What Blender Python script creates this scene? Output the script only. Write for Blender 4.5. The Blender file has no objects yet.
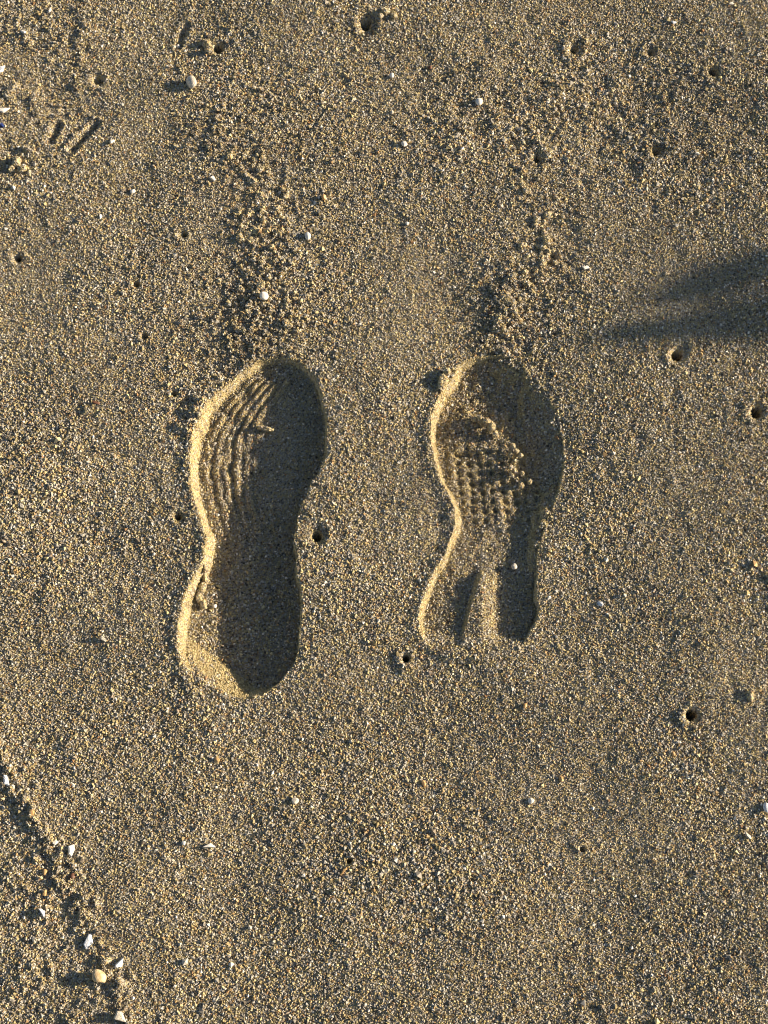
import bpy, math, random
import numpy as np
from mathutils import Vector

rng = np.random.default_rng(11)
C = bpy.context.scene.collection
R_ = math.radians

# ------------------------------------------------------------------ camera
W, H_ = 768, 1024
TILT = R_(18.0)
DIST = 1.195
F = 512 / math.tan(R_(20.0))
CAMP = np.array([0.0, -DIST * math.sin(TILT), DIST * math.cos(TILT)])
ct, st = math.cos(TILT), math.sin(TILT)


def at(px, py, z=0.0):
    """ground point seen at picture position px, py"""
    dx, dy = (px - 384) / F, (512 - py) / F
    d = np.array([dx, dy * ct + st, dy * st - ct])
    t = (z - CAMP[2]) / d[2]
    p = CAMP + t * d
    return float(p[0]), float(p[1])


def to_map(x, y, z=0.0):
    """plane coordinates (about 0.85 mm per unit) of a ground point"""
    vx, vy, vz = x - CAMP[0], y - CAMP[1], z - CAMP[2]
    cy = vy * ct + vz * st
    cz = -vy * st + vz * ct
    return 384 + F * vx / -cz, 512 - F * cy / -cz


cam_d = bpy.data.cameras.new('camera')
cam = bpy.data.objects.new('camera', cam_d)
C.objects.link(cam)
cam.location = CAMP
cam.rotation_euler = (TILT, 0, 0)
cam_d.sensor_fit = 'VERTICAL'
cam_d.angle = R_(40.0)
cam_d.clip_start = 0.01
cam_d.clip_end = 500
bpy.context.scene.camera = cam

# ------------------------------------------------------------------ light
EL, AZ = R_(16.0), R_(7.0)
SUN = Vector((math.cos(AZ) * math.cos(EL), math.sin(AZ) * math.cos(EL), math.sin(EL)))
ld = bpy.data.lights.new('sun', 'SUN')
ld.energy = 5.0
ld.angle = R_(0.6)
ld.color = (1.0, 0.815, 0.575)
lo = bpy.data.objects.new('sun', ld)
C.objects.link(lo)
lo.rotation_euler = SUN.to_track_quat('Z', 'Y').to_euler()
lo.location = SUN * 5
w = bpy.data.worlds.new('World')
bpy.context.scene.world = w
w.use_nodes = True
nt = w.node_tree
bg = nt.nodes['Background']
sky = nt.nodes.new('ShaderNodeTexSky')
sky.sky_type = 'NISHITA'
sky.sun_disc = False
sky.sun_elevation = EL
sky.sun_rotation = math.pi / 2 - AZ
nt.links.new(sky.outputs[0], bg.inputs[0])
bg.inputs[1].default_value = 0.05
vs = bpy.context.scene.view_settings
vs.view_transform = 'Standard'
vs.look = 'None'
vs.gamma = 1
vs.exposure = 1.05
vs.use_curve_mapping = False
bpy.context.scene.cycles.filter_width = 1.1


# ------------------------------------------------------------------ materials
def new_mat(name, rough=0.7):
    m = bpy.data.materials.new(name)
    m.use_nodes = True
    b = m.node_tree.nodes['Principled BSDF']
    b.inputs['Roughness'].default_value = rough
    b.inputs['Specular IOR Level'].default_value = 0.35
    return m, m.node_tree, b


def sand_material():
    m, t, b = new_mat('beach_sand', 0.6)
    n, l = t.nodes, t.links
    a = n.new('ShaderNodeAttribute')
    a.attribute_name = 'tone'
    r = n.new('ShaderNodeValToRGB')
    r.color_ramp.interpolation = 'CONSTANT'
    pal = [(0.00, (.54, .455, .245)), (.22, (.43, .345, .175)), (.42, (.62, .54, .325)), (.52, (.34, .315, .27)), (.60, (.46, .44, .395)),
           (.70, (.22, .185, .14)), (.775, (.08, .068, .052)), (.825, (.46, .31, .15)), (.87, (.50, .40, .30)),
           (.905, (.78, .75, .68)), (.95, (.33, .19, .09)), (.965, (.46, .42, .34))]
    els = r.color_ramp.elements
    while len(els) > 1:
        els.remove(els[-1])
    els[0].position = 0
    els[0].color = (*pal[0][1], 1)
    for p, c in pal[1:]:
        e = els.new(p)
        e.color = (*c, 1)
    l.new(a.outputs['Fac'], r.inputs[0])
    # small brightness scatter from grain to grain
    mu = n.new('ShaderNodeMath'); mu.operation = 'MULTIPLY'; mu.inputs[1].default_value = 137.0
    fr = n.new('ShaderNodeMath'); fr.operation = 'FRACT'
    mr = n.new('ShaderNodeMapRange'); mr.inputs[3].default_value = 0.72; mr.inputs[4].default_value = 1.22
    l.new(a.outputs['Fac'], mu.inputs[0]); l.new(mu.outputs[0], fr.inputs[0]); l.new(fr.outputs[0], mr.inputs[0])
    # broad patches of slightly darker mineral
    tc = n.new('ShaderNodeNewGeometry')
    no = n.new('ShaderNodeTexNoise'); no.inputs['Scale'].default_value = 9; no.inputs['Detail'].default_value = 4
    l.new(tc.outputs['Position'], no.inputs['Vector'])
    mr2 = n.new('ShaderNodeMapRange'); mr2.inputs[1].default_value = .3; mr2.inputs[2].default_value = .7
    mr2.inputs[3].default_value = 0.9; mr2.inputs[4].default_value = 1.1
    l.new(no.outputs[0], mr2.inputs[0])
    m2 = n.new('ShaderNodeMath'); m2.operation = 'MULTIPLY'
    l.new(mr.outputs[0], m2.inputs[0]); l.new(mr2.outputs[0], m2.inputs[1])
    mx = n.new('ShaderNodeVectorMath'); mx.operation = 'SCALE'
    l.new(r.outputs[0], mx.inputs[0]); l.new(m2.outputs[0], mx.inputs['Scale'])
    l.new(mx.outputs[0], b.inputs['Base Color'])
    return m


def noise_material(name, c0, c1, scale=400, rough=0.45, bump=0.3):
    m, t, b = new_mat(name, rough)
    n, l = t.nodes, t.links
    tc = n.new('ShaderNodeTexCoord')
    no = n.new('ShaderNodeTexNoise'); no.inputs['Scale'].default_value = scale; no.inputs['Detail'].default_value = 5
    l.new(tc.outputs['Object'], no.inputs['Vector'])
    r = n.new('ShaderNodeValToRGB')
    r.color_ramp.elements[0].position = .32; r.color_ramp.elements[0].color = (*c0, 1)
    r.color_ramp.elements[1].position = .62; r.color_ramp.elements[1].color = (*c1, 1)
    l.new(no.outputs[0], r.inputs[0]); l.new(r.outputs[0], b.inputs['Base Color'])
    bp = n.new('ShaderNodeBump'); bp.inputs['Strength'].default_value = bump; bp.inputs['Distance'].default_value = .0006
    l.new(no.outputs[0], bp.inputs['Height']); l.new(bp.outputs[0], b.inputs['Normal'])
    return m


SAND = sand_material()
M = {
    'white': noise_material('white_shell', (.62, .60, .56), (.82, .81, .78)),
    'cool': noise_material('bluish_white_shell', (.50, .55, .64), (.74, .77, .82)),
    'stone': noise_material('pale_stone', (.48, .44, .37), (.68, .64, .56)),
    'orange': noise_material('orange_stone', (.42, .24, .10), (.62, .42, .20)),
    'tan': noise_material('tan_stone', (.46, .33, .17), (.66, .54, .34)),
    'rust': noise_material('rust_stone', (.10, .045, .03), (.20, .10, .065)),
    'blue': noise_material('dark_blue_shell', (.012, .02, .10), (.03, .06, .24), rough=.3),
    'green': noise_material('pale_green_stone', (.36, .42, .34), (.56, .60, .50)),
    'dark': noise_material('dark_stone', (.05, .045, .04), (.10, .09, .08)),
    'wood': noise_material('shadow_caster', (.16, .12, .09), (.36, .30, .24), scale=60, rough=.8, bump=.6),  # wood of the added, unseen shadow caster
}

# ------------------------------------------------------------------ terrain grid
STEP = 0.00115
X0, X1, Y0, Y1 = -0.47, 0.47, -0.50, 0.64


def axis(a, b):
    core = np.arange(a, b + STEP / 2, STEP)
    g = STEP * 1.12 ** np.arange(1, 200)
    g = np.cumsum(np.minimum(g, 40))
    g = g[g < 90]
    return np.concatenate([a - g[::-1], core, core[-1] + g])


xs, ys = axis(X0, X1), axis(Y0, Y1)
NX, NY = len(xs), len(ys)
GX, GY = np.meshgrid(xs, ys)
cu, cv = to_map(np.clip(GX, -.6, .6), np.clip(GY, -.62, .8))


def vnoise(scale, seed, xs_=None, ys_=None):
    """smooth value noise, evaluated on the (separable) grid"""
    g = np.random.default_rng(seed)
    xa = np.clip(xs if xs_ is None else xs_, -1.2, 1.2) + 1.2
    ya = np.clip(ys if ys_ is None else ys_, -1.2, 1.2) + 1.2
    n = int(2.4 / scale) + 4
    L = g.normal(size=(n, n))

    def wts(a):
        q = a / scale
        i = np.floor(q).astype(int)
        f = q - i
        Wm = np.zeros((len(a), n), np.float32)
        k = np.arange(len(a))
        for o, wgt in ((0, (1 - f) ** 3 / 6), (1, (3 * f ** 3 - 6 * f ** 2 + 4) / 6),
                       (2, (-3 * f ** 3 + 3 * f ** 2 + 3 * f + 1) / 6), (3, f ** 3 / 6)):
            Wm[k, np.minimum(i + o, n - 1)] += wgt
        return Wm
    o = wts(ya) @ L.astype(np.float32) @ wts(xa).T
    return o / o.std()


def smooth(a, b, v):
    t = np.clip((v - a) / (b - a), 0, 1)
    return t * t * (3 - 2 * t)


def spline(pts, n=14, closed=True):
    p = np.array(pts, float)
    out = []
    m = len(p)
    for i in range(m if closed else m - 1):
        if closed:
            a, b, c, d = p[(i - 1) % m], p[i], p[(i + 1) % m], p[(i + 2) % m]
        else:
            a, b, c, d = p[max(i - 1, 0)], p[i], p[i + 1], p[min(i + 2, m - 1)]
        for t in np.linspace(0, 1, n, endpoint=False):
            out.append(.5 * ((2 * b) + (c - a) * t + (2 * a - 5 * b + 4 * c - d) * t * t + (3 * b - a - 3 * c + d) * t ** 3))
    if not closed:
        out.append(p[-1])
    return np.array(out)


def window(u0, v0, u1, v1):
    """index window of the grid covering a map rectangle"""
    c = [at(u0, v0), at(u1, v0), at(u0, v1), at(u1, v1)]
    x0, x1 = min(q[0] for q in c), max(q[0] for q in c)
    y0, y1 = min(q[1] for q in c), max(q[1] for q in c)
    return slice(max(np.searchsorted(ys, y0) - 1, 0), np.searchsorted(ys, y1) + 1), slice(max(np.searchsorted(xs, x0) - 1, 0), np.searchsorted(xs, x1) + 1)


def dist_line(u, v, pts):
    """distance to an open polyline, signed (positive to the right of travel), with arc position"""
    best = np.full(u.shape, 1e9); sgn = np.ones(u.shape); arc = np.zeros(u.shape)
    for i in range(len(pts) - 1):
        a, b = pts[i], pts[i + 1]
        e = b - a
        L2 = (e ** 2).sum() + 1e-9
        t = np.clip(((u - a[0]) * e[0] + (v - a[1]) * e[1]) / L2, 0, 1)
        d = np.hypot(u - a[0] - t * e[0], v - a[1] - t * e[1])
        k = d < best
        best[k] = d[k]
        sgn[k] = np.sign((e[0] * (v - a[1]) - e[1] * (u - a[0])))[k]
        arc[k] = (i + t[k]) / (len(pts) - 1)
    return best, sgn, arc


def dist_poly(u, v, poly):
    """inside-positive distance to a closed outline + x part of the outward normal there"""
    best = np.full(u.shape, 1e9); nx = np.zeros(u.shape); ny = np.zeros(u.shape)
    inside = np.zeros(u.shape, bool)
    m = len(poly)
    area = 0.5 * sum(poly[i][0] * poly[(i + 1) % m][1] - poly[(i + 1) % m][0] * poly[i][1] for i in range(m))
    for i in range(m):
        a, b = poly[i], poly[(i + 1) % m]
        e = b - a
        L = math.hypot(*e) + 1e-9
        t = np.clip(((u - a[0]) * e[0] + (v - a[1]) * e[1]) / L ** 2, 0, 1)
        d = np.hypot(u - a[0] - t * e[0], v - a[1] - t * e[1])
        k = d < best
        best[k] = d[k]
        s = 1 if area > 0 else -1
        nx[k] = s * e[1] / L
        ny[k] = -s * e[0] / L
        c = ((a[1] > v) != (b[1] > v)) & (u < (b[0] - a[0]) * (v - a[1]) / (b[1] - a[1] + 1e-12) + a[0])
        inside ^= c
    return np.where(inside, best, -best), nx, ny


MM = 0.001
PX = 0.00085            # metres per map unit, about

HG = np.zeros((NY, NX))
core = smooth(-.75, -.5, GX) * smooth(.75, .5, GX) * smooth(-.8, -.55, GY) * smooth(.95, .7, GY)
HG += 1.6 * MM * vnoise(.11, 1)
HG += 0.7 * MM * vnoise(.035, 2)
# roughness: trampled places carry more relief
rough = np.full((NY, NX), 0.16)


def trail(pts, width, amt):
    d, _, _ = dist_line(cu, cv, spline(pts, 5, False))
    global rough
    rough = np.maximum(rough, amt * np.exp(-(d / width) ** 2))


trail([(262, 372), (262, 320), (255, 270), (268, 220), (250, 160), (240, 110)], 42, .34)
trail([(500, 352), (508, 315), (515, 280), (548, 250), (540, 190), (530, 140), (500, 60)], 34, .34)
trail([(470, 95), (600, 130), (760, 110)], 85, .5)
trail([(215, 390), (190, 420)], 30, .8)
corner = smooth(0, 26, ((820 + (cu - 35) * 2.05) - cv) * -0.45)     # bottom-left trampled side
rough = np.maximum(rough, .34 * corner * smooth(150, 120, cu))
ul = smooth(24, -4, cu - np.interp(cv, [0, 40, 100, 150, 190], [90, 84, 64, 30, -10]))
rough = np.maximum(rough, 0.34 * ul * smooth(210, 170, cv))
HG += core * rough * (1.0 * MM * vnoise(.013, 3) + 0.85 * MM * vnoise(.0062, 4))
HG += core * (0.20 * MM * vnoise(.0034, 5) * (0.6 + rough))

# crest of the trampled corner and the other low crests
def crest(pts, h, wr, wl, drop=0.0):
    """a little sand ridge along a line (pts run down the picture); wr / wl widths on its right / left"""
    global HG
    d, s, a = dist_line(cu, cv, spline(pts, 8, False))
    right = s < 0
    wig = np.clip(.55 + .6 * vnoise(.014, int(pts[0][1]) + 77), 0, 1.2)
    HG += h * wig * np.exp(-(d / np.where(right, wr, wl)) ** 2) * smooth(0, .06, a) * smooth(1, .94, a)
    if drop:
        HG -= drop * np.where(right, 0, smooth(2, 22, d)) * smooth(150, 60, d)


crest([(-8, 725), (2, 755), (18, 795), (40, 830), (62, 862), (80, 905), (98, 945), (116, 985), (136, 1040)], 1.0 * MM, 9, 7)
crest([(92, -20), (84, 25), (80, 50)], 2.0 * MM, 7, 6)
crest([(30, 148), (22, 165), (4, 182), (-12, 196)], 5.5 * MM, 9, 7)
crest([(18, 84), (4, 96)], 2.6 * MM, 7, 6)
crest([(84, 84), (76, 94)], 3.0 * MM, 6, 5)
crest([(742, 690), (750, 699)], 2.4 * MM, 5, 5)


def blob(u, v, r, h):
    global HG
    a, b = window(u - 3 * r, v - 3 * r, u + 3 * r, v + 3 * r)
    d2 = ((cu[a, b] - u) ** 2 + (cv[a, b] - v) ** 2) / (r * r)
    HG[a, b] += h * np.exp(-d2)


# small dents and crumbs all over
for k in range(420):
    u, v = rng.uniform(-30, 800), rng.uniform(-30, 1054)
    blob(u, v, rng.uniform(3.0, 7), -rng.uniform(.4, 1.4) * MM)
for k in range(420):
    u, v = rng.uniform(-30, 800), rng.uniform(-30, 1054)
    blob(u, v, rng.uniform(1.8, 3.6), rng.uniform(.7, 1.9) * MM)


def crumbs(pts, width, n, r0, r1, h0, h1):
    sp = spline(pts, 10, False)
    for k in range(n):
        p = sp[int(rng.integers(len(sp)))]
        u, v = p[0] + rng.normal() * width, p[1] + rng.normal() * width * .6
        r = rng.uniform(r0, r1)
        blob(u, v, r, rng.uniform(h0, h1) * MM)


crumbs([(262, 366), (258, 320), (255, 280), (268, 220), (250, 150)], 28, 120, 1.6, 3.0, .5, 1.4)
crumbs([(500, 352), (508, 315), (515, 285), (550, 250), (540, 180), (530, 130)], 22, 80, 1.6, 3.0, .5, 1.4)
crumbs([(8, 765), (40, 830), (80, 905), (118, 990)], 10, 150, 1.8, 3.6, 1.0, 2.8)
crumbs([(10, 10), (60, 30), (40, 90), (10, 160)], 26, 90, 1.8, 3.2, .7, 1.7)
crumbs([(20, 880), (40, 960), (60, 1010)], 30, 120, 1.8, 3.4, .8, 1.8)
crumbs([(215, 400), (200, 430)], 14, 60, 1.8, 3.2, 1.0, 2.2)
for u, v, r, h in [(258, 285, 5, 2.2), (252, 303, 5, 2), (505, 300, 8, 2.6), (512, 318, 7, 2.4), (548, 254, 5, 2), (498, 328, 7, 2.2)]:
    blob(u, v, r, h * MM)
for u, v, r, h in [(228, 288, 9, -.8), (226, 312, 9, -.8), (566, 258, 6, -3),
                   (689, 875, 5, -1.6), (606, 651, 6, -1.5), (737, 694, 5, -1.3), (28, 830, 7, -1.5), (120, 455, 6, -1.6), (137, 462, 5, -1.8), (98, 478, 6, -1.6), (192, 655, 5, -1.8)]:
    blob(u, v, r, h * MM)

# ------------------------------------------------------------------ the two shoe prints
owner = np.zeros((NY, NX), np.int16)
fine = np.zeros((NY, NX))                    # 1 where the sand was pressed flat and fine
PARTS = {}                                   # owner number -> (thing, part)

LEFT = spline([(290, 361), (312, 374), (323, 400), (327, 432), (322, 463), (310, 490), (299, 515), (295, 545), (297, 575), (301, 610), (299, 640),
               (290, 668), (273, 690), (252, 698), (226, 704), (204, 702), (190, 684), (182, 658), (180, 632), (182, 606), (192, 583), (203, 560), (206, 540),
               (200, 516), (193, 490), (190, 465), (196, 432), (212, 402), (228, 386), (242, 372), (262, 360)], 6)
RIGHT = spline([(497, 353), (518, 360), (538, 380), (554, 408), (564, 440), (564, 470), (556, 500), (545, 527), (538, 553), (537, 580), (537, 605), (533, 628),
                (519, 648), (484, 660), (448, 660), (426, 648), (419, 620), (423, 596), (436, 570), (450, 540), (455, 515), (449, 493), (438, 470), (431, 440),
                (434, 412), (444, 388), (460, 366), (476, 356)], 6)
jag = vnoise(.009, 31)
LUMP = vnoise(.007, 32)
LUMP2 = vnoise(.0032, 33)


def press(poly, depth_fn, end_w, which):
    global HG
    b = poly
    a0, b0 = window(b[:, 0].min() - 30, b[:, 1].min() - 30, b[:, 0].max() + 30, b[:, 1].max() + 30)
    u, v = cu[a0, b0], cv[a0, b0]
    sd, nx, ny = dist_poly(u, v, poly)
    sd = sd + .95 * jag[a0, b0] + .35 * LUMP2[a0, b0]
    left = np.clip(-nx, 0, 1); rightw = np.clip(nx, 0, 1); end = np.clip(np.abs(ny) - .55, 0, 1) / .45
    wdt = 1.1 + 5.2 * left + end * np.where(ny > 0, end_w, 1.5)
    dep, tread = depth_fn(u, v, sd, nx)
    t = np.clip(sd / wdt, 0, 1)
    t = np.where(t < .85, t * (1 - .08) / .85, .92 + .08 * smooth(.85, 1, t))
    if which == 'R':                           # the inner side slopes in gently instead of dropping as a wall
        dr = np.interp(v, [350, 360, 380, 408, 440, 470, 500, 527, 553, 580, 605, 628, 648], [500, 518, 538, 554, 564, 564, 556, 545, 538, 537, 537, 533, 519]) - u
        dw = np.interp(v, [380, 440, 470, 500, 527, 553, 600], [36, 34, 30, 22, 16, 12, 9])
        tr_ = .12 + .88 * np.clip((dr + 1) / dw, 0, 1) ** .85
        k = smooth(585, 555, v)
        t = np.minimum(t, tr_ * k + 1 - k)
    hs = HG[a0, b0]
    keep = np.clip(1 - smooth(-3, 6, sd), 0, 1)
    lip = 1.7 * MM * np.exp(-((np.minimum(sd, 0)) / 8) ** 2) * (sd < 0) * (1 - end * .9) * (.1 + left) 
    lip = lip - (.8 if which == 'R' else .3) * MM * np.exp(-(np.minimum(sd, 0) / 9) ** 2) * (sd < 0) * rightw * smooth(360, 400, v) * smooth(560, 500, v)
    lipin = 1.7 * MM * (1 - t) * (sd >= 0) * (1 - end * .9) * (.1 + left) 
    if which == 'R':
        tread = tread * smooth(652, 622, v)
        dep = dep * smooth(662, 628, v)
    new = hs * keep + lip + lipin - dep * t + tread * smooth(.75, 1.1, sd / wdt)
    m = sd > -26
    HG[a0, b0] = np.where(m, new, hs)
    fine[a0, b0] = np.maximum(fine[a0, b0], smooth(-3, 2, sd) * (1 if which == 'L' else smooth(650, 610, v)))
    return (a0, b0), u, v, sd, wdt, nx


def left_floor(u, v, sd, nx):
    d = np.interp(v, [355, 375, 400, 450, 520, 580, 640, 672, 695], [6, 9, 12.5, 16.5, 17.5, 20.5, 21.0, 20, 14]) * MM
    # floor climbs a little towards the outer edge
    ul_ = np.interp(v, [372, 402, 432, 465, 490, 516, 540, 560, 583, 606, 632, 658, 690], [242, 212, 196, 190, 193, 200, 206, 203, 192, 182, 180, 182, 200])
    e = u - ul_
    heel = smooth(565, 600, v)
    d = d - heel * 3.8 * MM * np.clip(1 - (e - 8) / 26, 0, 1)
    # and runs up to the surface at the outer back of the heel
    q = ((u - 210) * (694 - 650) - (v - 650) * (266 - 210)) / math.hypot(44, 56)
    d = d * np.where(v > 630, np.clip(1 + q / 30, .05, 1), 1)
    # long tread lines that follow the outer edge of the forefoot
    ph = e + 1.1 * vnoise(.02, 41)[SL] + .5 * LUMP[SL]
    act = smooth(364, 384, v) * smooth(545, 500, v) * smooth(10, 14, e) * smooth(70, 56, e)
    tr = act * (.95 * MM * np.sin((ph - 12) / 9.8 * 2 * np.pi) * (.85 + .25 * LUMP[SL]) + .25 * MM * LUMP[SL])
    # one deep groove
    tr -= 1.6 * MM * np.exp(-((ph - 37) / 4.0) ** 2) * smooth(405, 425, v) * smooth(525, 500, v)
    tr += .30 * MM * LUMP[SL] + .36 * MM * LUMP2[SL] + .4 * MM * vnoise(.03, 46)[SL]
    return d, tr


def right_floor(u, v, sd, nx):
    d = np.interp(v, [350, 368, 385, 410, 450, 500, 545, 575, 610, 632, 650], [9, 14, 17.5, 18.8, 17.0, 14.0, 11.0, 10.5, 11, 8.5, 3]) * MM
    ul_ = np.interp(v, [366, 388, 412, 440, 470, 493, 515, 540, 570, 596, 640], [460, 444, 434, 431, 438, 449, 455, 450, 436, 423, 420])
    e = u - ul_
    L1, L2 = LUMP[SL], LUMP2[SL]
    # rows of little studs over the ball of the foot, lines at the toe
    act = smooth(432, 446, v) * smooth(530, 512, v) * smooth(9, 15, e) * smooth(110, 90, e)
    uu, vv = u + .8 * L1 - .12 * (v - 470), v + .8 * np.roll(L1, 7, 0)
    stud = np.sin(uu / 11.0 * 2 * np.pi) + np.sin(vv / 10.0 * 2 * np.pi)
    tr = act * (1.75 * MM * np.clip(stud, -1.4, .2) + .7 * MM + .15 * MM * L1 + .15 * MM * L2)
    toe = smooth(358, 375, v) * smooth(440, 425, v) * smooth(8, 14, e) * smooth(100, 80, e)
    tr += toe * (.6 * MM * np.sin((u + .25 * (v - 400) + 1.8 * L1) / 13.0 * 2 * np.pi) + .25 * MM * L1 + .3 * MM * L2)
    # the ridge that splits the heel
    cr = np.interp(v, [560, 575, 600, 640, 660], [486, 484, 482, 482, 482])
    cl = np.interp(v, [560, 575, 600, 640, 660], [485, 481, 473, 464, 461])
    amp = smooth(562, 580, v)
    tr += amp * 6.4 * MM * np.where(u > cr, np.clip(1 - (u - cr) / 14, 0, 1), np.where(u < cl, np.clip(1 + (u - cl) / 5, 0, 1), 1 - .12 * np.clip((cr - u) / 14, 0, 1)))
    d = d + 2.0 * MM * smooth(490, 502, u) * smooth(560, 580, v)
    tr += .30 * MM * L1 + .30 * MM * L2 + .5 * MM * vnoise(.03, 47)[SL]
    tr += smooth(560, 520, v) * smooth(430, 440, v) * .35 * MM * L1
    return d, tr


n_own = 0


def own(num, thing, part=None):
    PARTS[num] = (thing, part)


SL = None
for poly, fn, nm, vs_ in ((LEFT, left_floor, 'L', (548,)), (RIGHT, right_floor, 'R', (535,))):
    SL = window(poly[:, 0].min() - 30, poly[:, 1].min() - 30, poly[:, 0].max() + 30, poly[:, 1].max() + 30)
    sl, u, v, sd, wdt, nx = press(poly, fn, 10 if nm == 'L' else 14, nm)
    o = owner[sl]
    base = 1 if nm == 'L' else 5
    ins = sd > -1.0
    floor = sd > np.minimum(wdt * .95, 12)
    o[ins] = base                                  # wall
    fore = floor & (v < vs_[0]); heel = floor & (v >= vs_[0])
    o[fore] = base + 1
    o[heel] = base + 2
    if nm == 'R':
        cx = np.interp(v, [555, 575, 600, 640, 660], [489, 484, 480, 478, 478])
        rd = heel & (v > 566) & (u > np.interp(v, [560, 575, 600, 640, 660], [485, 479, 469, 459, 456])) & (u < 500)
        o[rd] = base + 3

# ------------------------------------------------------------------ burrow holes, scratches
# (u, v, shaft radius, funnel radius, shaft depth mm, label)
HOLES = [
    (317, 537, 3.6, 13, 16, 'small burrow hole beside the waist of the whole, deeply shaded shoe print'),
    (406, 658, 4.2, 10, 20, 'neat round burrow hole just below the ridged heel of the right shoe print'),
    (691, 714, 4.4, 10, 20, 'round dark burrow hole alone in the plain sand at lower right'),
    (677, 355, 4.2, 12, 18, 'burrow hole just under the soft shadow streaks near the right edge'),
    (757, 411, 4.6, 12, 18, 'wide burrow hole with a bright left lip at the right edge of the photo'),
    (17, 257, 3.0, 10, 14, 'burrow hole with a pale ring at the left edge, upper third of the photo'),
    (184, 234, 2.2, 8, 6, 'faint burrow hole left of the crumb trail above the left shoe print'),
    (98, 79, 3.6, 9, 5, 'crumbly burrow hole with a few pale grains in it, above the slanted scratch'),
    (217, 48, 4.0, 10, 12, 'burrow hole with a crumbly pale lip on its left, above the pale stone'),
    (364, 23, 4.4, 15, 12, 'broad burrow hole in a shaded hollow at the top middle of the photo'),
    (574, 48, 3.6, 13, 7, 'burrow hole in a wide dent at the top, right of the middle'),
    (656, 151, 3.6, 12, 4, 'shallow burrow hole with a bright lip, level with a white shell chip to its right'),
    (713, 72, 2.6, 8, 8, 'narrow burrow hole near the top right corner'),
    (651, 51, 2.3, 9, 3, 'half filled burrow hole at the top right, below a white shell chip'),
    (537, 158, 3.2, 11, 6, 'burrow hole at the far upper end of the crumb trail of the right shoe print'),
    (553, 257, 3.0, 10, 6, 'burrow hole among the crumbs up and right of the right shoe toe'),
    (137, 285, 1.9, 4, 6, 'pinprick burrow hole in plain sand right of the ringed burrow at the left edge'),
    (145, 337, 1.9, 4, 6, 'pinprick burrow hole left of the crumb trail, up from the left shoe toe'),
    (174, 394, 1.9, 5, 6, 'pinprick burrow hole close to the left of the left shoe toe'),
    (178, 517, 2.6, 8, 9, 'small burrow hole just outside the left wall of the left shoe print'),
    (349, 861, 2.1, 5, 7, 'small burrow hole directly above the thin orange shell sliver'),
    (583, 849, 2.3, 6, 5, 'ragged burrow hole in plain sand at the bottom, right of the middle'),
]
num = 10
for (u, v, r, fr, dp, lab) in HOLES:
    a, b = window(u - fr * 2, v - fr * 2, u + fr * 2, v + fr * 2)
    d0 = np.hypot(cu[a, b] - u, cv[a, b] - v)
    d = d0 * (1 + .2 * jag[a, b] * smooth(0, 4, d0))
    h = HG[a, b]
    flat = smooth(fr * 1.3, fr * .7, d)
    lip = .9 * MM * np.exp(-((d - fr * .95) / (fr * .3)) ** 2)
    fun = 1.35 * MM * min(1, (r / 4.0) ** 2) * np.exp(-((cu[a, b] - u + r + 3.8) ** 2 + (cv[a, b] - v) ** 2 * .6) / 4.4 ** 2) - (fr * PX * np.where(cu[a, b] > u, .5, .36)) * np.clip(1 - d / fr, 0, 1) ** 1.25
    sh = -dp * MM * smooth(r + 1.2, r - .9, d)
    HG[a, b] = h * (1 - .7 * flat) + (h[d0 < 3].mean() if (d0 < 3).any() else 0) * .3 * flat + fun + sh + lip
    fine[a, b] = np.maximum(fine[a, b], .95 * smooth(fr * 1.1, fr * .8, d))
    owner[a, b][(d < fr * .92) & (owner[a, b] == 0)] = num
    own(num, ('burrow_hole', lab, 'burrow', 'burrow holes in the sand'))
    num += 1
SCR = [((72, 148), (96, 122), 'longer slanted scratch pressed in the sand below the crumbly burrow'),
       ((50, 139), (58, 124), 'short scratch pressed in the sand beside the longer slanted one'),
       ((178, 43), (186, 24), 'slanted scratch with a tiny white pebble at its foot, near the top edge')]
for p, q, lab in SCR:
    a, b = window(min(p[0], q[0]) - 14, min(p[1], q[1]) - 14, max(p[0], q[0]) + 14, max(p[1], q[1]) + 14)
    d, s, _ = dist_line(cu[a, b], cv[a, b], np.array([p, q], float))
    HG[a, b] += -2.8 * MM * np.exp(-(d / 3.4) ** 2) + 1.2 * MM * np.exp(-((d - 6.5) / 2.6) ** 2)
    owner[a, b][d < 5] = num
    own(num, ('scratch_mark', lab, 'scratch', 'scratches in the sand'))
    num += 1


# ------------------------------------------------------------------ mesh building
def raw_mesh(name, V, quads, tris, tone, smooth_quads=True):
    me = bpy.data.meshes.new(name)
    nq, ntr = len(quads), len(tris)
    me.vertices.add(len(V))
    me.vertices.foreach_set('co', np.ascontiguousarray(V, np.float32).ravel())
    me.loops.add(nq * 4 + ntr * 3)
    me.loops.foreach_set('vertex_index', np.concatenate([np.asarray(quads, np.int32).ravel(), np.asarray(tris, np.int32).ravel()]))
    me.polygons.add(nq + ntr)
    ls = np.concatenate([np.arange(nq) * 4, nq * 4 + np.arange(ntr) * 3]).astype(np.int32)
    me.polygons.foreach_set('loop_start', ls)
    sm = np.zeros(nq + ntr, bool)
    if smooth_quads:
        sm[:nq] = True
    me.polygons.foreach_set('use_smooth', sm)
    me.update(calc_edges=True)
    at_ = me.attributes.new('tone', 'FLOAT', 'POINT')
    at_.data.foreach_set('value', np.ascontiguousarray(tone, np.float32))
    return me


OCT = np.array([(1, 0, 0), (-1, 0, 0), (0, 1, 0), (0, -1, 0), (0, 0, 1), (0, 0, -1)], float)
OCTF = np.array([(0, 2, 4), (2, 1, 4), (1, 3, 4), (3, 0, 4), (2, 0, 5), (1, 2, 5), (3, 1, 5), (0, 3, 5)])


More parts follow.
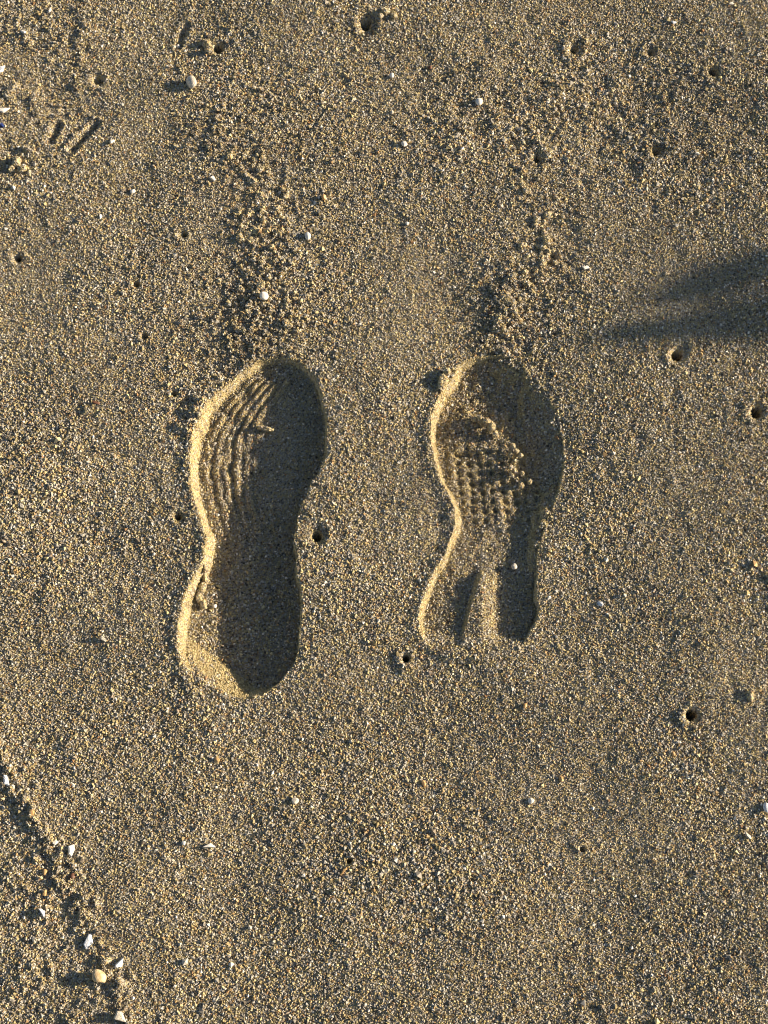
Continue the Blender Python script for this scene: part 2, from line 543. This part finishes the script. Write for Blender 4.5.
def grains(P, R, fin=None):
    """one angular grain per point: 6 corners, 8 facets, turned and squashed at random"""
    n = len(P)
    b = OCT[None] * (1 + rng.uniform(-.28, .28, (n, 6, 1))) + rng.uniform(-.2, .2, (n, 6, 3))
    b = b * rng.uniform(.72, 1.22, (n, 1, 3))
    q = rng.normal(size=(n, 4)); q /= np.linalg.norm(q, axis=1)[:, None]
    w_, x, y, z = q.T
    rot = np.stack([np.stack([1 - 2 * (y * y + z * z), 2 * (x * y - z * w_), 2 * (x * z + y * w_)], -1),
                    np.stack([2 * (x * y + z * w_), 1 - 2 * (x * x + z * z), 2 * (y * z - x * w_)], -1),
                    np.stack([2 * (x * z - y * w_), 2 * (y * z + x * w_), 1 - 2 * (x * x + y * y)], -1)], 1)
    v = np.einsum('nij,nkj->nki', rot, b) * R[:, None, None] + P[:, None, :]
    f = (OCTF[None] + 6 * np.arange(n)[:, None, None]).reshape(-1, 3)
    tv = rng.random(n)
    if fin is not None:
        sw = rng.random(n)
        tv = np.where((fin > .3) & (sw < .86), tv * .52, tv)  # steep walls favour cream grains; their sunlit brightness is partly in this colour
        tv = np.where((fin <= .3) & (sw < .32) & (tv < .52), .52 + tv * .3, tv)
    tone = np.repeat(tv, 6)
    return v.reshape(-1, 3), f, tone


def sample(A, x, y):
    i = np.clip(np.interp(y, ys, np.arange(NY)), 0, NY - 1.001)
    j = np.clip(np.interp(x, xs, np.arange(NX)), 0, NX - 1.001)
    i0, j0 = i.astype(int), j.astype(int)
    fi, fj = i - i0, j - j0
    return (A[i0, j0] * (1 - fi) * (1 - fj) + A[i0 + 1, j0] * fi * (1 - fj) + A[i0, j0 + 1] * (1 - fi) * fj + A[i0 + 1, j0 + 1] * fi * fj), i0, j0


def zone(x0, x1, y0, y1, sp, rmean, hole=None):
    nx_, ny_ = int((x1 - x0) / sp), int((y1 - y0) / sp)
    gx, gy = np.meshgrid(np.arange(nx_), np.arange(ny_))
    x = x0 + (gx.ravel() + rng.uniform(-.1, 1.1, gx.size)) * sp
    y = y0 + (gy.ravel() + rng.uniform(-.1, 1.1, gy.size)) * sp
    if hole is not None:
        k = ~((x > hole[0]) & (x < hole[1]) & (y > hole[2]) & (y < hole[3]))
        x, y = x[k], y[k]
    r = rmean * np.exp(rng.normal(0, .28, len(x)))
    return x, y, r


PILES = []


def piles(pts, spread, n, r0=.8, r1=2.0, seed=1):
    g = np.random.default_rng(seed)
    sp = spline(pts, 10, False)
    for k in range(n):
        p = sp[int(g.integers(len(sp)))]
        PILES.append((*at(p[0] + g.normal() * spread, p[1] + g.normal() * spread * .6), g.uniform(r0, r1) * MM))


piles([(260, 368), (258, 320), (255, 280), (268, 220), (245, 150), (235, 110)], 38, 900, .8, 2.2, seed=1)
piles([(500, 352), (508, 315), (515, 285), (550, 250), (540, 180), (530, 110)], 27, 430, .8, 2.0, seed=2)
piles([(486, 346), (503, 318), (510, 296), (520, 280)], 12, 240, 1.1, 2.8, seed=12)
piles([(262, 366), (254, 335), (262, 300)], 24, 220, 1.0, 2.6, seed=13)
piles([(-5, 740), (8, 765), (40, 830), (80, 905), (118, 990), (130, 1030)], 4.0, 260, .9, 2.2, seed=3)
piles([(20, 860), (40, 940), (60, 1010)], 32, 130, .7, 1.6, seed=4)
piles([(10, 10), (60, 30), (40, 90), (10, 160)], 26, 170, .7, 1.6, seed=5)
piles([(88, -10), (84, 25), (78, 60), (78, 90)], 3, 46, seed=6)
piles([(215, 400), (200, 430)], 12, 60, seed=7)
piles([(400, 100), (760, 120)], 60, 420, .8, 1.9, seed=8)
piles([(240, 374), (212, 400), (194, 432), (186, 465), (192, 500), (202, 540), (190, 580), (176, 610), (177, 650), (190, 690)], 3.0, 90, .5, 1.2, seed=9)
piles([(456, 364), (440, 384), (428, 412), (426, 440), (434, 472), (450, 515), (440, 556), (418, 596), (414, 625)], 3.0, 80, .5, 1.2, seed=10)
for (u, v, r, fr, dp, lab) in HOLES:
    for k in range(int(fr * .7)):
        th, q = rng.uniform(0, 6.28), rng.uniform(1.0, 1.7) * fr
        PILES.append((*at(u + q * math.cos(th), v + q * math.sin(th)), float(rng.uniform(.6, 1.4)) * MM))
for k in range(900):
    PILES.append((float(rng.uniform(X0, X1)), float(rng.uniform(Y0, Y1)), float(rng.uniform(.7, 1.3)) * MM))
px_, py_, pz_, pr_ = [], [], [], []
for x, y, r in PILES:
    n = int(rng.integers(5, 9) * (r / MM) ** 1.3) + 3
    d = rng.normal(size=(n, 3)); d /= np.linalg.norm(d, axis=1)[:, None]
    d *= (rng.random(n) ** .4 * r)[:, None]
    px_.append(x + d[:, 0] * 1.1); py_.append(y + d[:, 1] * 1.1); pz_.append(r * .55 + d[:, 2]); pr_.append(.00076 * np.exp(rng.normal(0, .25, n)))
zp = (np.concatenate(px_), np.concatenate(py_), np.concatenate(pr_))
zpl = np.concatenate(pz_)
za = zone(X0, X1, Y0, Y1, .00128, .00084)
zb = zone(-.72, .72, -.75, 1.0, .0018, .0012, (X0, X1, Y0, Y1))
zo = zone(-1.1, 1.1, -1.1, 1.5, .0036, .0022, (-.72, .72, -.75, 1.0))
zb = tuple(np.concatenate([zb[q], zo[q]]) for q in range(3))
# a sprinkling of larger grains on top
nb = 14000
zc = (rng.uniform(X0, X1, nb), rng.uniform(Y0, Y1, nb), .00118 * np.exp(rng.normal(0, .22, nb)))
zd = [[], [], []]
sgy, sgx = np.gradient(HG, ys, xs)
slope = np.hypot(sgx, sgy)
del sgx, sgy
for poly in (LEFT, RIGHT):                    # steep walls need more grains per plan area
    c = [at(*p) for p in poly]
    x0, x1, y0, y1 = min(q[0] for q in c) - .01, max(q[0] for q in c) + .01, min(q[1] for q in c) - .01, max(q[1] for q in c) + .01
    zx, zy, zr = zone(x0, x1, y0, y1, .00072, .00074)
    sl_, _, _ = sample(slope, zx, zy)
    fq, _, _ = sample(fine, zx, zy)
    k = rng.random(len(zx)) < np.clip(fq * .38 + (sl_ - .5) * .9, 0, 1) * (fq > .4)
    zd[0].append(zx[k]); zd[1].append(zy[k]); zd[2].append(zr[k])
zd = [np.concatenate(q) for q in zd]
gx_, gy_, gr_ = (np.concatenate([za[q], zb[q], zd[q], zp[q], zc[q]]) for q in range(3))
up = np.zeros(len(gx_)); up[len(za[0]) + len(zb[0]) + len(zd[0]):-nb] = zpl
pile = up != 0
big = np.zeros(len(gx_), bool); big[-nb:] = True
gz_, gi, gj = sample(HG, gx_, gy_)
fn_, _, _ = sample(fine, gx_, gy_)
keep = ~((big | pile) & (fn_ > .2))
gx_, gy_, gr_, gz_, gi, gj, fn_, up = (q[keep] for q in (gx_, gy_, gr_, gz_, gi, gj, fn_, up))
sl2, _, _ = sample(slope, gx_, gy_)
wall_ = np.clip((sl2 - .62) / .4, 0, 1) * (fn_ > .3)
szn, _, _ = sample(vnoise(.05, 51), gx_, gy_)
rgh, _, _ = sample(rough, gx_, gy_)
gr_ = gr_ * np.clip(.96 + .10 * szn + .22 * (rgh - .16), .75, 1.3) * (1 - .14 * fn_ - .18 * wall_)
lift = rng.uniform(-.3, .43, len(gx_)) * (1 - fn_) + rng.uniform(-.35, .72, len(gx_)) * fn_ * (1 - .5 * wall_)
GP = np.stack([gx_, gy_, gz_ + lift * gr_ + up], 1)
g_own = owner[gi, gj]

tone_base = np.random.default_rng(5).random((NY, NX))
tone_base = np.where(np.random.default_rng(6).random((NY, NX)) < .3, .66 + .155 * tone_base, tone_base)  # part of the base darkened: shade between grains put into its colour
q_own = owner[:-1, :-1]
far_z = np.where((np.abs(GX) > 1.2) | (np.abs(GY) > 1.2), 0, 1)
HB = HG - .00045 * core - .00030 * fine * np.clip(1.3 - slope, 0, 1)


def patch(num_):
    """base surface quads + grains that belong to one owner"""
    ii, jj = np.nonzero(q_own == num_)
    idx = np.stack([ii * NX + jj, ii * NX + jj + 1, (ii + 1) * NX + jj + 1, (ii + 1) * NX + jj], 1)
    uq, inv = np.unique(idx, return_inverse=True)
    V = np.stack([GX.ravel()[uq], GY.ravel()[uq], HB.ravel()[uq]], 1)
    quads = inv.reshape(-1, 4)
    k = g_own == num_
    gv, gf, gt = grains(GP[k], gr_[k], wall_[k])
    return V, quads, gv, gf + len(V), np.concatenate([tone_base.ravel()[uq], gt])


def patch_object(num_, name, parent=None, origin=None):
    V, quads, gv, gf, tone = patch(num_)
    V = np.concatenate([V, gv])
    if origin is None:
        origin = np.array([V[:, 0].mean(), V[:, 1].mean(), V[:, 2].min()])
    me = raw_mesh(name, V - origin, quads, gf, tone)
    me.materials.append(SAND)
    o = bpy.data.objects.new(name, me)
    C.objects.link(o)
    if parent is not None:
        o.parent = parent
    else:
        o.location = origin
    return o


def tag(o, label, cat, group=None):
    o['label'] = label
    o['category'] = cat
    if group:
        o['group'] = group
    return o


ground = patch_object(0, 'sand', origin=np.zeros(3))
ground['kind'] = 'structure'
ground['label'] = 'coarse beige beach sand'


def print_thing(cu_, cv_, label, parts):
    x, y = at(cu_, cv_)
    org = np.array([x, y, -.02])
    e = bpy.data.objects.new('shoe_print', None)
    e.empty_display_size = .03
    e.location = org
    C.objects.link(e)
    tag(e, label, 'shoe print', 'pair of shoe prints')
    for nn, pn, pl in parts:
        o = patch_object(nn, pn, e, org)
        if pl:
            o['label'] = pl
    return e


print_thing(255, 530, 'longer left shoe print with a wholly shaded rounded heel and long tread lines',
            [(1, 'side_wall', None), (2, 'forefoot', 'lit edge with long tread lines, the rest in shadow'), (3, 'heel', None)])
print_thing(495, 500, 'shorter right shoe print with studded tread and a ridge splitting its heel',
            [(5, 'side_wall', None), (6, 'forefoot', 'studded tread with a shaded right half'), (7, 'heel', None), (8, 'ridge', 'lit ridge of sand running down the heel')])
for nn in range(10, num):
    nm, lab, cat, grp = PARTS[nn][0]
    tag(patch_object(nn, nm), lab, cat, grp)


# ------------------------------------------------------------------ clods of sand
def ico(sub):
    import bmesh
    bm = bmesh.new()
    bmesh.ops.create_icosphere(bm, subdivisions=sub, radius=1)
    V = np.array([v.co[:] for v in bm.verts]); Fc = np.array([[v.index for v in f.verts] for f in bm.faces])
    bm.free()
    return V, Fc


ICO2, ICO3 = ico(2), ico(3)


def lumpy(V, seed, amp, fr=2.2):
    g = np.random.default_rng(seed)
    out = np.zeros(len(V))
    for k in range(7):
        d = g.normal(size=3); d /= np.linalg.norm(d)
        out += np.sin(V @ d * fr * g.uniform(.7, 2.2) + g.uniform(0, 6.28)) * g.uniform(.4, 1)
    return V * (1 + amp * out / 2.2)[:, None]


def ground_z(x, y):
    return float(sample(HG, np.array([x]), np.array([y]))[0][0])


def clod(lobes, label, group, seed, name='sand_clod', cat='sand clod', gsize=.0008):
    """a crumbly lump: lobes = (u, v, rx, ry, rz in mm, height of centre in mm); covered with grains"""
    Vs, Fs, Ts, Gs, Rs = [], [], [], [], []
    nv = 0
    for k, (u, v, rx, ry, rz, hz) in enumerate(lobes):
        x, y = at(u, v)
        z = ground_z(x, y)
        x, y = at(u, v, z)
        z = ground_z(x, y)
        V = lumpy(ICO3[0], seed * 17 + k, .20) * np.array([rx, ry, rz]) * MM + np.array([x, y, z + hz * MM])
        Vs.append(V); Fs.append(ICO3[1] + nv); nv += len(V)
        Ts.append(rng.random(len(V)))
        ng = int(12.6 * ((rx * ry + rx * rz + ry * rz) / 3) / (gsize * 1000 * 1.5) ** 2)
        tri = V[ICO3[1][rng.integers(len(ICO3[1]), size=ng)]]
        bb = rng.dirichlet((1, 1, 1), ng)
        Gs.append((tri * bb[:, :, None]).sum(1)); Rs.append(gsize * np.exp(rng.normal(0, .28, ng)))
    gv, gf, gt = grains(np.concatenate(Gs), np.concatenate(Rs))
    V = np.concatenate(Vs + [gv])
    org = np.array([V[:, 0].mean(), V[:, 1].mean(), V[:, 2].min()])
    T = np.concatenate(Fs + [gf + nv])
    me = raw_mesh(name, V - org, np.zeros((0, 4), int), T, np.concatenate(Ts + [gt]))
    me.materials.append(SAND)
    o = bpy.data.objects.new(name, me)
    C.objects.link(o)
    o.location = org
    tag(o, label, cat, group)
    return o


GC = 'clods of sand in the shoe prints'
clod([(474, 421, 2.8, 2.4, 4, 4), (480, 422, 3.6, 2.6, 5.5, 6), (486, 425, 3.4, 3, 6, 7.5), (491, 430, 3.2, 3.4, 6, 7.5), (495, 437, 2.6, 3, 5, 5)],
     'curved pale clod of sand casting a long shadow in the right shoe forefoot', GC, 3, gsize=.00062)
clod([(512, 450, 2.0, 2.0, 3.2, 7), (510, 456, 1.8, 2.6, 3, 6.4), (516, 453, 1.8, 1.8, 2.6, 6.6), (520, 458, 1.7, 1.9, 2.6, 7), (514, 463, 1.8, 1.7, 2.6, 5.4)],
     'branching clod of sand poking into light in the right shoe forefoot', GC, 4, gsize=.0007)
clod([(510, 469, 1.8, 2.0, 3, 5.4), (514, 473, 2.2, 1.9, 3, 5.6), (511, 478, 1.8, 2.2, 2.6, 5), (522, 475, 1.5, 1.8, 2.6, 6)],
     'small crumbly clod of sand under the branching one in the right shoe forefoot', GC, 5, gsize=.0007)
clod([(521, 487, 2.2, 2.2, 3, 4.5), (529, 484, 2.0, 2.0, 3, 4.5)],
     'tiny clod pair, lowest lumps in the shaded right shoe forefoot', GC, 6, gsize=.0007)
clod([(443, 381, 4, 5, 4, 2.5), (447, 374, 3, 3.5, 3.5, 2.5), (441, 387, 3, 4, 3, 1)],
     'clod of sand on the outer rim of the right shoe toe', GC, 7, gsize=.00065)
clod([(208, 572, 2.2, 5, 4, 5), (206, 580, 2.6, 5, 4.5, 5), (203, 589, 2.8, 5, 4, 4.5), (200, 597, 3, 5, 3.5, 3.5), (204, 605, 3, 4, 3, 2.5)],
     'long flake of sand fallen from the wall of the left shoe heel', GC, 8, 'sand_flake', 'sand flake', .0006)
clod([(262, 429, 4, 1.8, 3, 3), (268, 431, 3.5, 1.6, 3, 3)], 'thin crumb of sand by the shadow edge in the left shoe forefoot', GC, 9, gsize=.0006)
GT1, GT2 = 'clods in the crumb trail above the left shoe print', 'clods in the crumb trail above the right shoe print'


def clods_on(spots, label, group, r0, r1, seed):
    g = np.random.default_rng(seed)
    for k, (u, v) in enumerate(spots):
        r = g.uniform(r0, r1)
        lob = [(u, v, r, r * g.uniform(.8, 1.2), r * g.uniform(.7, 1.0), r * .25)]
        for q in range(int(g.integers(1, 3))):
            lob.append((u + g.normal() * r * 1.1, v + g.normal() * r * 1.1, r * g.uniform(.5, .8), r * g.uniform(.5, .8), r * g.uniform(.5, .8), r * .2))
        clod(lob, label, group, seed * 100 + k, gsize=.00085)


g_ = np.random.default_rng(21)
t1 = spline([(258, 350), (256, 300), (262, 250), (262, 200), (250, 160)], 10, False)
t2 = spline([(505, 338), (508, 305), (520, 275), (552, 250), (540, 200)], 10, False)
s1 = [(p[0] + g_.normal() * 20, p[1] + g_.normal() * 8) for p in t1[g_.integers(len(t1), size=44)]] + [(252, 285), (258, 293), (264, 305), (248, 306), (262, 222), (243, 330)]
s2 = [(p[0] + g_.normal() * 13, p[1] + g_.normal() * 8) for p in t2[g_.integers(len(t2), size=36)]] + [(503, 298), (510, 292), (513, 303), (506, 312), (517, 318), (498, 322), (548, 252), (553, 262), (520, 300)]
clods_on(s1, 'crumbly beige clod of sand in the loose trail running up from the left shoe toe', GT1, 1.7, 3.3, 31)
clods_on(s2, 'crumbly beige clod of sand in the loose trail running up from the right shoe toe', GT2, 1.8, 3.6, 32)
clod([(499, 318, 3.2, 3, 3, 1.5), (505, 311, 3, 3.4, 3.4, 1.6), (511, 305, 3.2, 2.8, 3, 1.4), (507, 322, 2.6, 2.6, 2.6, 1.2), (515, 313, 2.4, 2.6, 2.6, 1), (503, 329, 2.6, 2.4, 2.6, 1)],
     'biggest crumbly clump of sand, just above the right shoe toe', 'clods in the crumb trail above the right shoe print', 45, gsize=.0008)
clod([(207, 45, 3, 5, 3.5, 1.2), (209, 52, 3, 3, 3, 1)], 'pale clod of sand on the left lip of the burrow above the pale stone', 'clods beside burrows', 41, gsize=.0007)
clod([(386, 12, 4, 3, 3, 1.2), (394, 17, 3, 3, 3, 1), (380, 17, 3, 2.6, 2.6, 1)], 'clod of sand up and right of the broad burrow at the top middle', 'clods beside burrows', 42)
clod([(17, 163, 4, 5, 5, 2), (22, 170, 4, 4, 4, 1.5), (13, 170, 3, 3, 4, 1)], 'bright clod of sand by the left edge with a shaded hollow on its left', 'clods beside burrows', 43)
clod([(750, 697, 2.5, 5, 3, .8)], 'low clod of sand right of a dent at lower right', 'clods beside burrows', 44, gsize=.0007)


# ------------------------------------------------------------------ shells and stones
def chip_mesh(sx, sy, th, seed, mat, corners=6, curl=.25):
    """a broken shell plate: an irregular curved slab with bevelled rim"""
    g = np.random.default_rng(seed)
    n = 18
    kx = np.sort(g.uniform(0, 2 * np.pi, corners))
    rad = g.uniform(.75, 1.1, corners)
    pts = np.stack([np.cos(kx) * rad, np.sin(kx) * rad], 1)
    # resample the corner polygon
    P = []
    for i in range(corners):
        a, b = pts[i], pts[(i + 1) % corners]
        for t in np.linspace(0, 1, 4, endpoint=False):
            P.append(a + (b - a) * t)
    P = np.array(P) * np.array([sx, sy]) * .5
    m = len(P)
    rings = [(1.0, -.5), (1.04, 0), (.93, .42), (.6, .55), (.25, .6)]
    V, Fc = [], []
    for s, zz in rings:
        for p in P:
            q = p * s
            V.append((q[0], q[1], zz * th - curl * ((q[0] / sx) ** 2 + (q[1] / sy) ** 2) * 2 * th + g.normal() * th * .04))
    for r in range(len(rings) - 1):
        for i in range(m):
            j = (i + 1) % m
            Fc.append((r * m + i, r * m + j, (r + 1) * m + j, (r + 1) * m + i))
    V.append((0, 0, .62 * th)); V.append((0, 0, -.5 * th))
    for i in range(m):
        j = (i + 1) % m
        Fc.append(((len(rings) - 1) * m + i, (len(rings) - 1) * m + j, len(V) - 2))
        Fc.append((j, i, len(V) - 1))
    me = bpy.data.meshes.new('shell_chip')
    me.from_pydata(V, [], Fc)
    me.materials.append(mat)
    for p in me.polygons:
        p.use_smooth = len(p.vertices) == 4 and False
    return me


def pebble_mesh(sx, sy, sz, seed, mat):
    V = lumpy(ICO3[0], seed, .16, 1.6)
    # a few flattened facets
    g = np.random.default_rng(seed)
    for k in range(6):
        d = g.normal(size=3); d /= np.linalg.norm(d)
        c = g.uniform(.72, .9)
        o = V @ d - c
        V = V - np.clip(o, 0, None)[:, None] * d * .9
    me = bpy.data.meshes.new('pebble')
    me.from_pydata((V * np.array([sx, sy, sz]) * .5).tolist(), [], ICO3[1].tolist())
    me.materials.append(mat)
    for p in me.polygons:
        p.use_smooth = False
    return me


GS, GB = 'broken shell bits on the sand', 'little stones on the sand'


def put(kind, u, v, w_, h_, mat, label, turn=0, tilt=20, sink=.25, group=None, cat=None, name=None):
    """w_, h_ in picture units"""
    x, y = at(u, v)
    z = ground_z(x, y)
    x, y = at(u, v, z)
    z = ground_z(x, y)
    sd = int(u * 7 + v * 13)
    g = np.random.default_rng(sd)
    k = .00087
    if kind == 'chip':
        th = min(w_, h_) * k * .32
        me = chip_mesh(w_ * k, h_ * k * 1.1, th, sd, M[mat], int(g.integers(4, 8)))
        zz = z + th * .5 + min(w_, h_) * k * .5 * math.sin(R_(tilt)) * .8 + .0006
        rot = (R_(g.uniform(-8, 8)), R_(tilt), R_(turn))
        nm, ct_ = name or 'shell_fragment', cat or 'shell bit'
    else:
        sz = min(w_, h_) * k * .85
        me = pebble_mesh(w_ * k, h_ * k * 1.1, sz, sd, M[mat])
        zz = z + sz * (.5 - sink) + .0004
        rot = (R_(g.uniform(-15, 15)), R_(g.uniform(-15, 15)), R_(turn))
        nm, ct_ = name or 'pebble', cat or 'pebble'
    me.name = nm
    o = bpy.data.objects.new(nm, me)
    C.objects.link(o)
    o.location = (x, y, zz)
    o.rotation_euler = rot
    tag(o, label, ct_, group or (GS if kind == 'chip' else GB))
    return o


put('peb', 192, 85, 12, 13, 'stone', 'largest pale rounded stone near the top left, with a dark shadow on its left', 20, sink=.1)
put('chip', 5, 73, 13, 13, 'cool', 'bluish white shell bit cut by the left edge near the top', 10, 25)
put('chip', 5, 111, 15, 7, 'white', 'flat white shell sliver at the left edge below the bluish white one', 25, 15)
put('chip', 0, 127, 10, 9, 'blue', 'dark blue mussel shell bit at the left edge', 0, 15)
put('chip', 50, 11, 6, 6, 'white', 'small white shell bit in the rough sand of the top left corner', 0, 30)
put('chip', 24, 33, 5, 7, 'white', 'upright white shell bit left of the crest at top left', 70, 40)
put('peb', 178, 46, 5, 5, 'white', 'tiny white pebble at the lower end of the slanted scratch near the top', 0)
put('chip', 113, 143, 7, 6, 'white', 'white shell bit to the right of the longer slanted scratch', 40, 30)
put('peb', 133, 192, 6, 5, 'white', 'small white pebble in plain sand, below and right of the scratches', 30)
put('chip', 213, 180, 6, 7, 'white', 'white shell bit beside the upper left of the crumb trail', 20, 30)
put('peb', 392, 77, 6, 6, 'white', 'round white pebble below the broad burrow at the top middle', 0, sink=.1)
put('peb', 479, 103, 8, 8, 'white', 'round white pebble, the bigger of those in the upper middle', 0, sink=.1)
put('peb', 404, 145, 7, 6, 'white', 'white pebble straight below the round one under the broad burrow', 0, sink=.1)
put('peb', 392, 113, 4, 4, 'stone', 'tiny pale pebble between two white pebbles in the upper middle', 0)
put('peb', 308, 237, 7, 8, 'white', 'whitish pebble right of the crumb trail above the left shoe print', 0, sink=.1)
put('peb', 264, 299, 9, 9, 'white', 'white pebble lying among the clods above the left shoe toe', 0, sink=-.3)
put('peb', 324, 198, 6, 6, 'orange', 'orange brown pebble up and right of the left crumb trail', 0)
put('chip', 673, 23, 8, 4, 'cool', 'flat bluish white shell bit near the top edge, right of the middle', 0, 10)
put('chip', 731, 5, 7, 5, 'white', 'white shell bit against the top edge in the right corner', 0, 20)
put('chip', 697, 155, 7, 5, 'white', 'white shell bit right of the shallow burrow with a bright lip', 20, 25)
put('chip', 586, 268, 10, 4, 'white', 'thin white shell sliver right of the crumbs above the right shoe print', 20, 15)
put('peb', 407, 224, 4, 4, 'white', 'tiny whitish pebble in plain sand between the two crumb trails', 0)
put('chip', 209, 847, 13, 8, 'white', 'bright white oblong shell bit alone in the lower left sand', -12, 12)
put('chip', 72, 850, 8, 12, 'white', 'white upright shell bit on the crest of the lower left corner', 10, 30)
put('chip', 56, 842, 8, 4, 'white', 'thin white shell sliver just left of the upright one on the crest', 35, 15)
put('chip', 7, 781, 8, 11, 'cool', 'whitish shell bit at the upper end of the lower left crest', 20, 25)
put('chip', 61, 868, 6, 4, 'stone', 'small pale shell bit below the upright one on the crest', 0, 20)
put('chip', 42, 913, 8, 9, 'cool', 'pale bluish shell bit out in the rough sand left of the crest', 20, 25)
put('chip', 89, 942, 8, 15, 'cool', 'tall pointed white shell bit, in the rough lower left corner', -12, 20)
put('chip', 120, 963, 8, 11, 'cool', 'bluish white shell bit right of the rounded tan stone', -20, 30)
put('peb', 101, 976, 11, 13, 'tan', 'rounded tan stone with a long shadow in the lower left corner', 30, sink=-.1)
put('chip', 122, 1017, 14, 11, 'stone', 'big pale shell bit at the bottom edge near the left corner', -25, 25)
put('peb', 45, 872, 5, 5, 'orange', 'golden pebble in the rough sand left of the lower crest', 0)
put('peb', 45, 893, 5, 5, 'orange', 'second golden pebble, straight below the other one left of the lower crest', 0)
put('peb', 73, 876, 6, 5, 'rust', 'rust red pebble on the lower left crest under the upright shell bit', 0)
put('peb', 32, 812, 6, 6, 'orange', 'golden pebble on the upper part of the lower left crest', 0)
put('peb', 514, 568, 6, 6, 'stone', 'cream coloured pebble lying in the shaded heel of the right shoe print', 0, sink=-.1)
put('peb', 215, 607, 4, 4, 'white', 'tiny white pebble in the shaded heel of the left shoe print', 0, sink=0)
put('peb', 531, 801, 6, 5, 'white', 'small white pebble in plain sand below the right shoe print', 30)
put('peb', 561, 779, 4, 6, 'orange', 'bright orange pebble below and right of the right shoe print', 10)
put('peb', 766, 808, 6, 9, 'cool', 'bluish white pebble at the right edge low in the photo', 0, sink=.1)
put('chip', 343, 873, 4, 12, 'orange', 'thin orange shell sliver under a small burrow at lower middle', -30, 15)
put('peb', 295, 801, 7, 6, 'stone', 'pale two toned pebble in plain sand below the left shoe heel', 0)
put('chip', 104, 639, 8, 6, 'stone', 'pale grey shell bit in plain sand left of the left shoe heel', -40, 20)
put('chip', 96, 403, 9, 4, 'rust', 'dark rust red sliver in plain sand left of the left shoe toe', -15, 15)
put('peb', 184, 843, 4, 4, 'white', 'tiny white pebble left of the bright oblong shell bit', 0)
put('peb', 600, 604, 6, 4, 'cool', 'pale grey pebble with a dark hollow, right of the right shoe heel', -40)
put('peb', 525, 706, 4, 5, 'orange', 'amber pebble a little below the right shoe heel', -30)
put('peb', 673, 754, 4, 4, 'orange', 'amber pebble under the round burrow at lower right', 0)
put('peb', 424, 784, 4, 6, 'orange', 'amber pebble in plain sand at lower middle', 20)
put('chip', 748, 836, 4, 9, 'stone', 'pale shell sliver with a dark shadow at the lower right edge', 40, 40)
put('peb', 490, 314, 4, 4, 'rust', 'rust coloured pebble at the foot of the clods above the right shoe toe', 20)
put('peb', 430, 68, 5, 4, 'rust', 'brown pebble in the upper middle between two white pebbles', 20)
put('peb', 217, 760, 6, 4, 'orange', 'orange pebble below the heel tip of the left shoe print', 0)


# ------------------------------------------------------------------ driftwood added unseen outside the frame: its prongs cast the streaks of shade
def tube(name, pts, rad, parent, mat, seg=12, seed=1):
    g = np.random.default_rng(seed)
    P = spline(pts, 8, False)
    Rr = np.interp(np.linspace(0, 1, len(P)), np.linspace(0, 1, len(rad)), rad)
    V, Fc = [], []
    for i, p in enumerate(P):
        t = P[min(i + 1, len(P) - 1)] - P[max(i - 1, 0)]
        t = t / np.linalg.norm(t)
        a = np.cross(t, (0, 0, 1.0)); a /= np.linalg.norm(a)
        b = np.cross(t, a)
        for k in range(seg):
            th = 2 * np.pi * k / seg
            V.append(p + (a * math.cos(th) + b * math.sin(th)) * Rr[i] * (1 + .1 * math.sin(3 * th + i * .4) + g.normal() * .03))
    for i in range(len(P) - 1):
        for k in range(seg):
            q = (k + 1) % seg
            Fc.append((i * seg + k, i * seg + q, (i + 1) * seg + q, (i + 1) * seg + k))
    Fc.append(tuple(range(seg))[::-1])
    Fc.append(tuple((len(P) - 1) * seg + k for k in range(seg)))
    me = bpy.data.meshes.new(name)
    me.from_pydata([tuple(v - np.array(parent.location)) for v in V], [], Fc)
    me.materials.append(mat)
    for p in me.polygons:
        p.use_smooth = len(p.vertices) == 4
    o = bpy.data.objects.new(name, me)
    C.objects.link(o)
    o.parent = parent
    return o


def lit(u, v, h):
    x, y = at(u, v)
    L = h / math.tan(EL)
    return (x + math.cos(AZ) * L, y + math.sin(AZ) * L, h)


e = bpy.data.objects.new('shadow_caster_branch', None)
bx, by = at(1300, 250)
e.location = (bx + 2.4, by, 0)
C.objects.link(e)
tag(e, 'unseen forked branch added beyond the right edge to cast the streaks of shade', 'shadow_caster')
join = np.array(lit(930, 285, .53))
tube('trunk', [join, join + np.array((.2, -.01, -.08)), join + np.array((.6, .02, -.28)), join + np.array((1.2, .0, -.49))], [.022, .026, .03, .034], e, M['wood'], seed=2)
tube('prong', [lit(604, 334, .52), lit(660, 329, .523), lit(740, 326, .526), lit(830, 318, .528), join], [.007, .0135, .017, .019, .02], e, M['wood'], seed=3)
tube('prong', [lit(655, 301, .52), lit(700, 287, .523), lit(770, 262, .526), lit(850, 262, .528), join], [.007, .0135, .017, .019, .02], e, M['wood'], seed=4)
tube('prong', [lit(690, 316, .52), lit(730, 308, .523), lit(790, 298, .526), lit(850, 290, .528), join], [.003, .008, .012, .016, .02], e, M['wood'], seed=5)
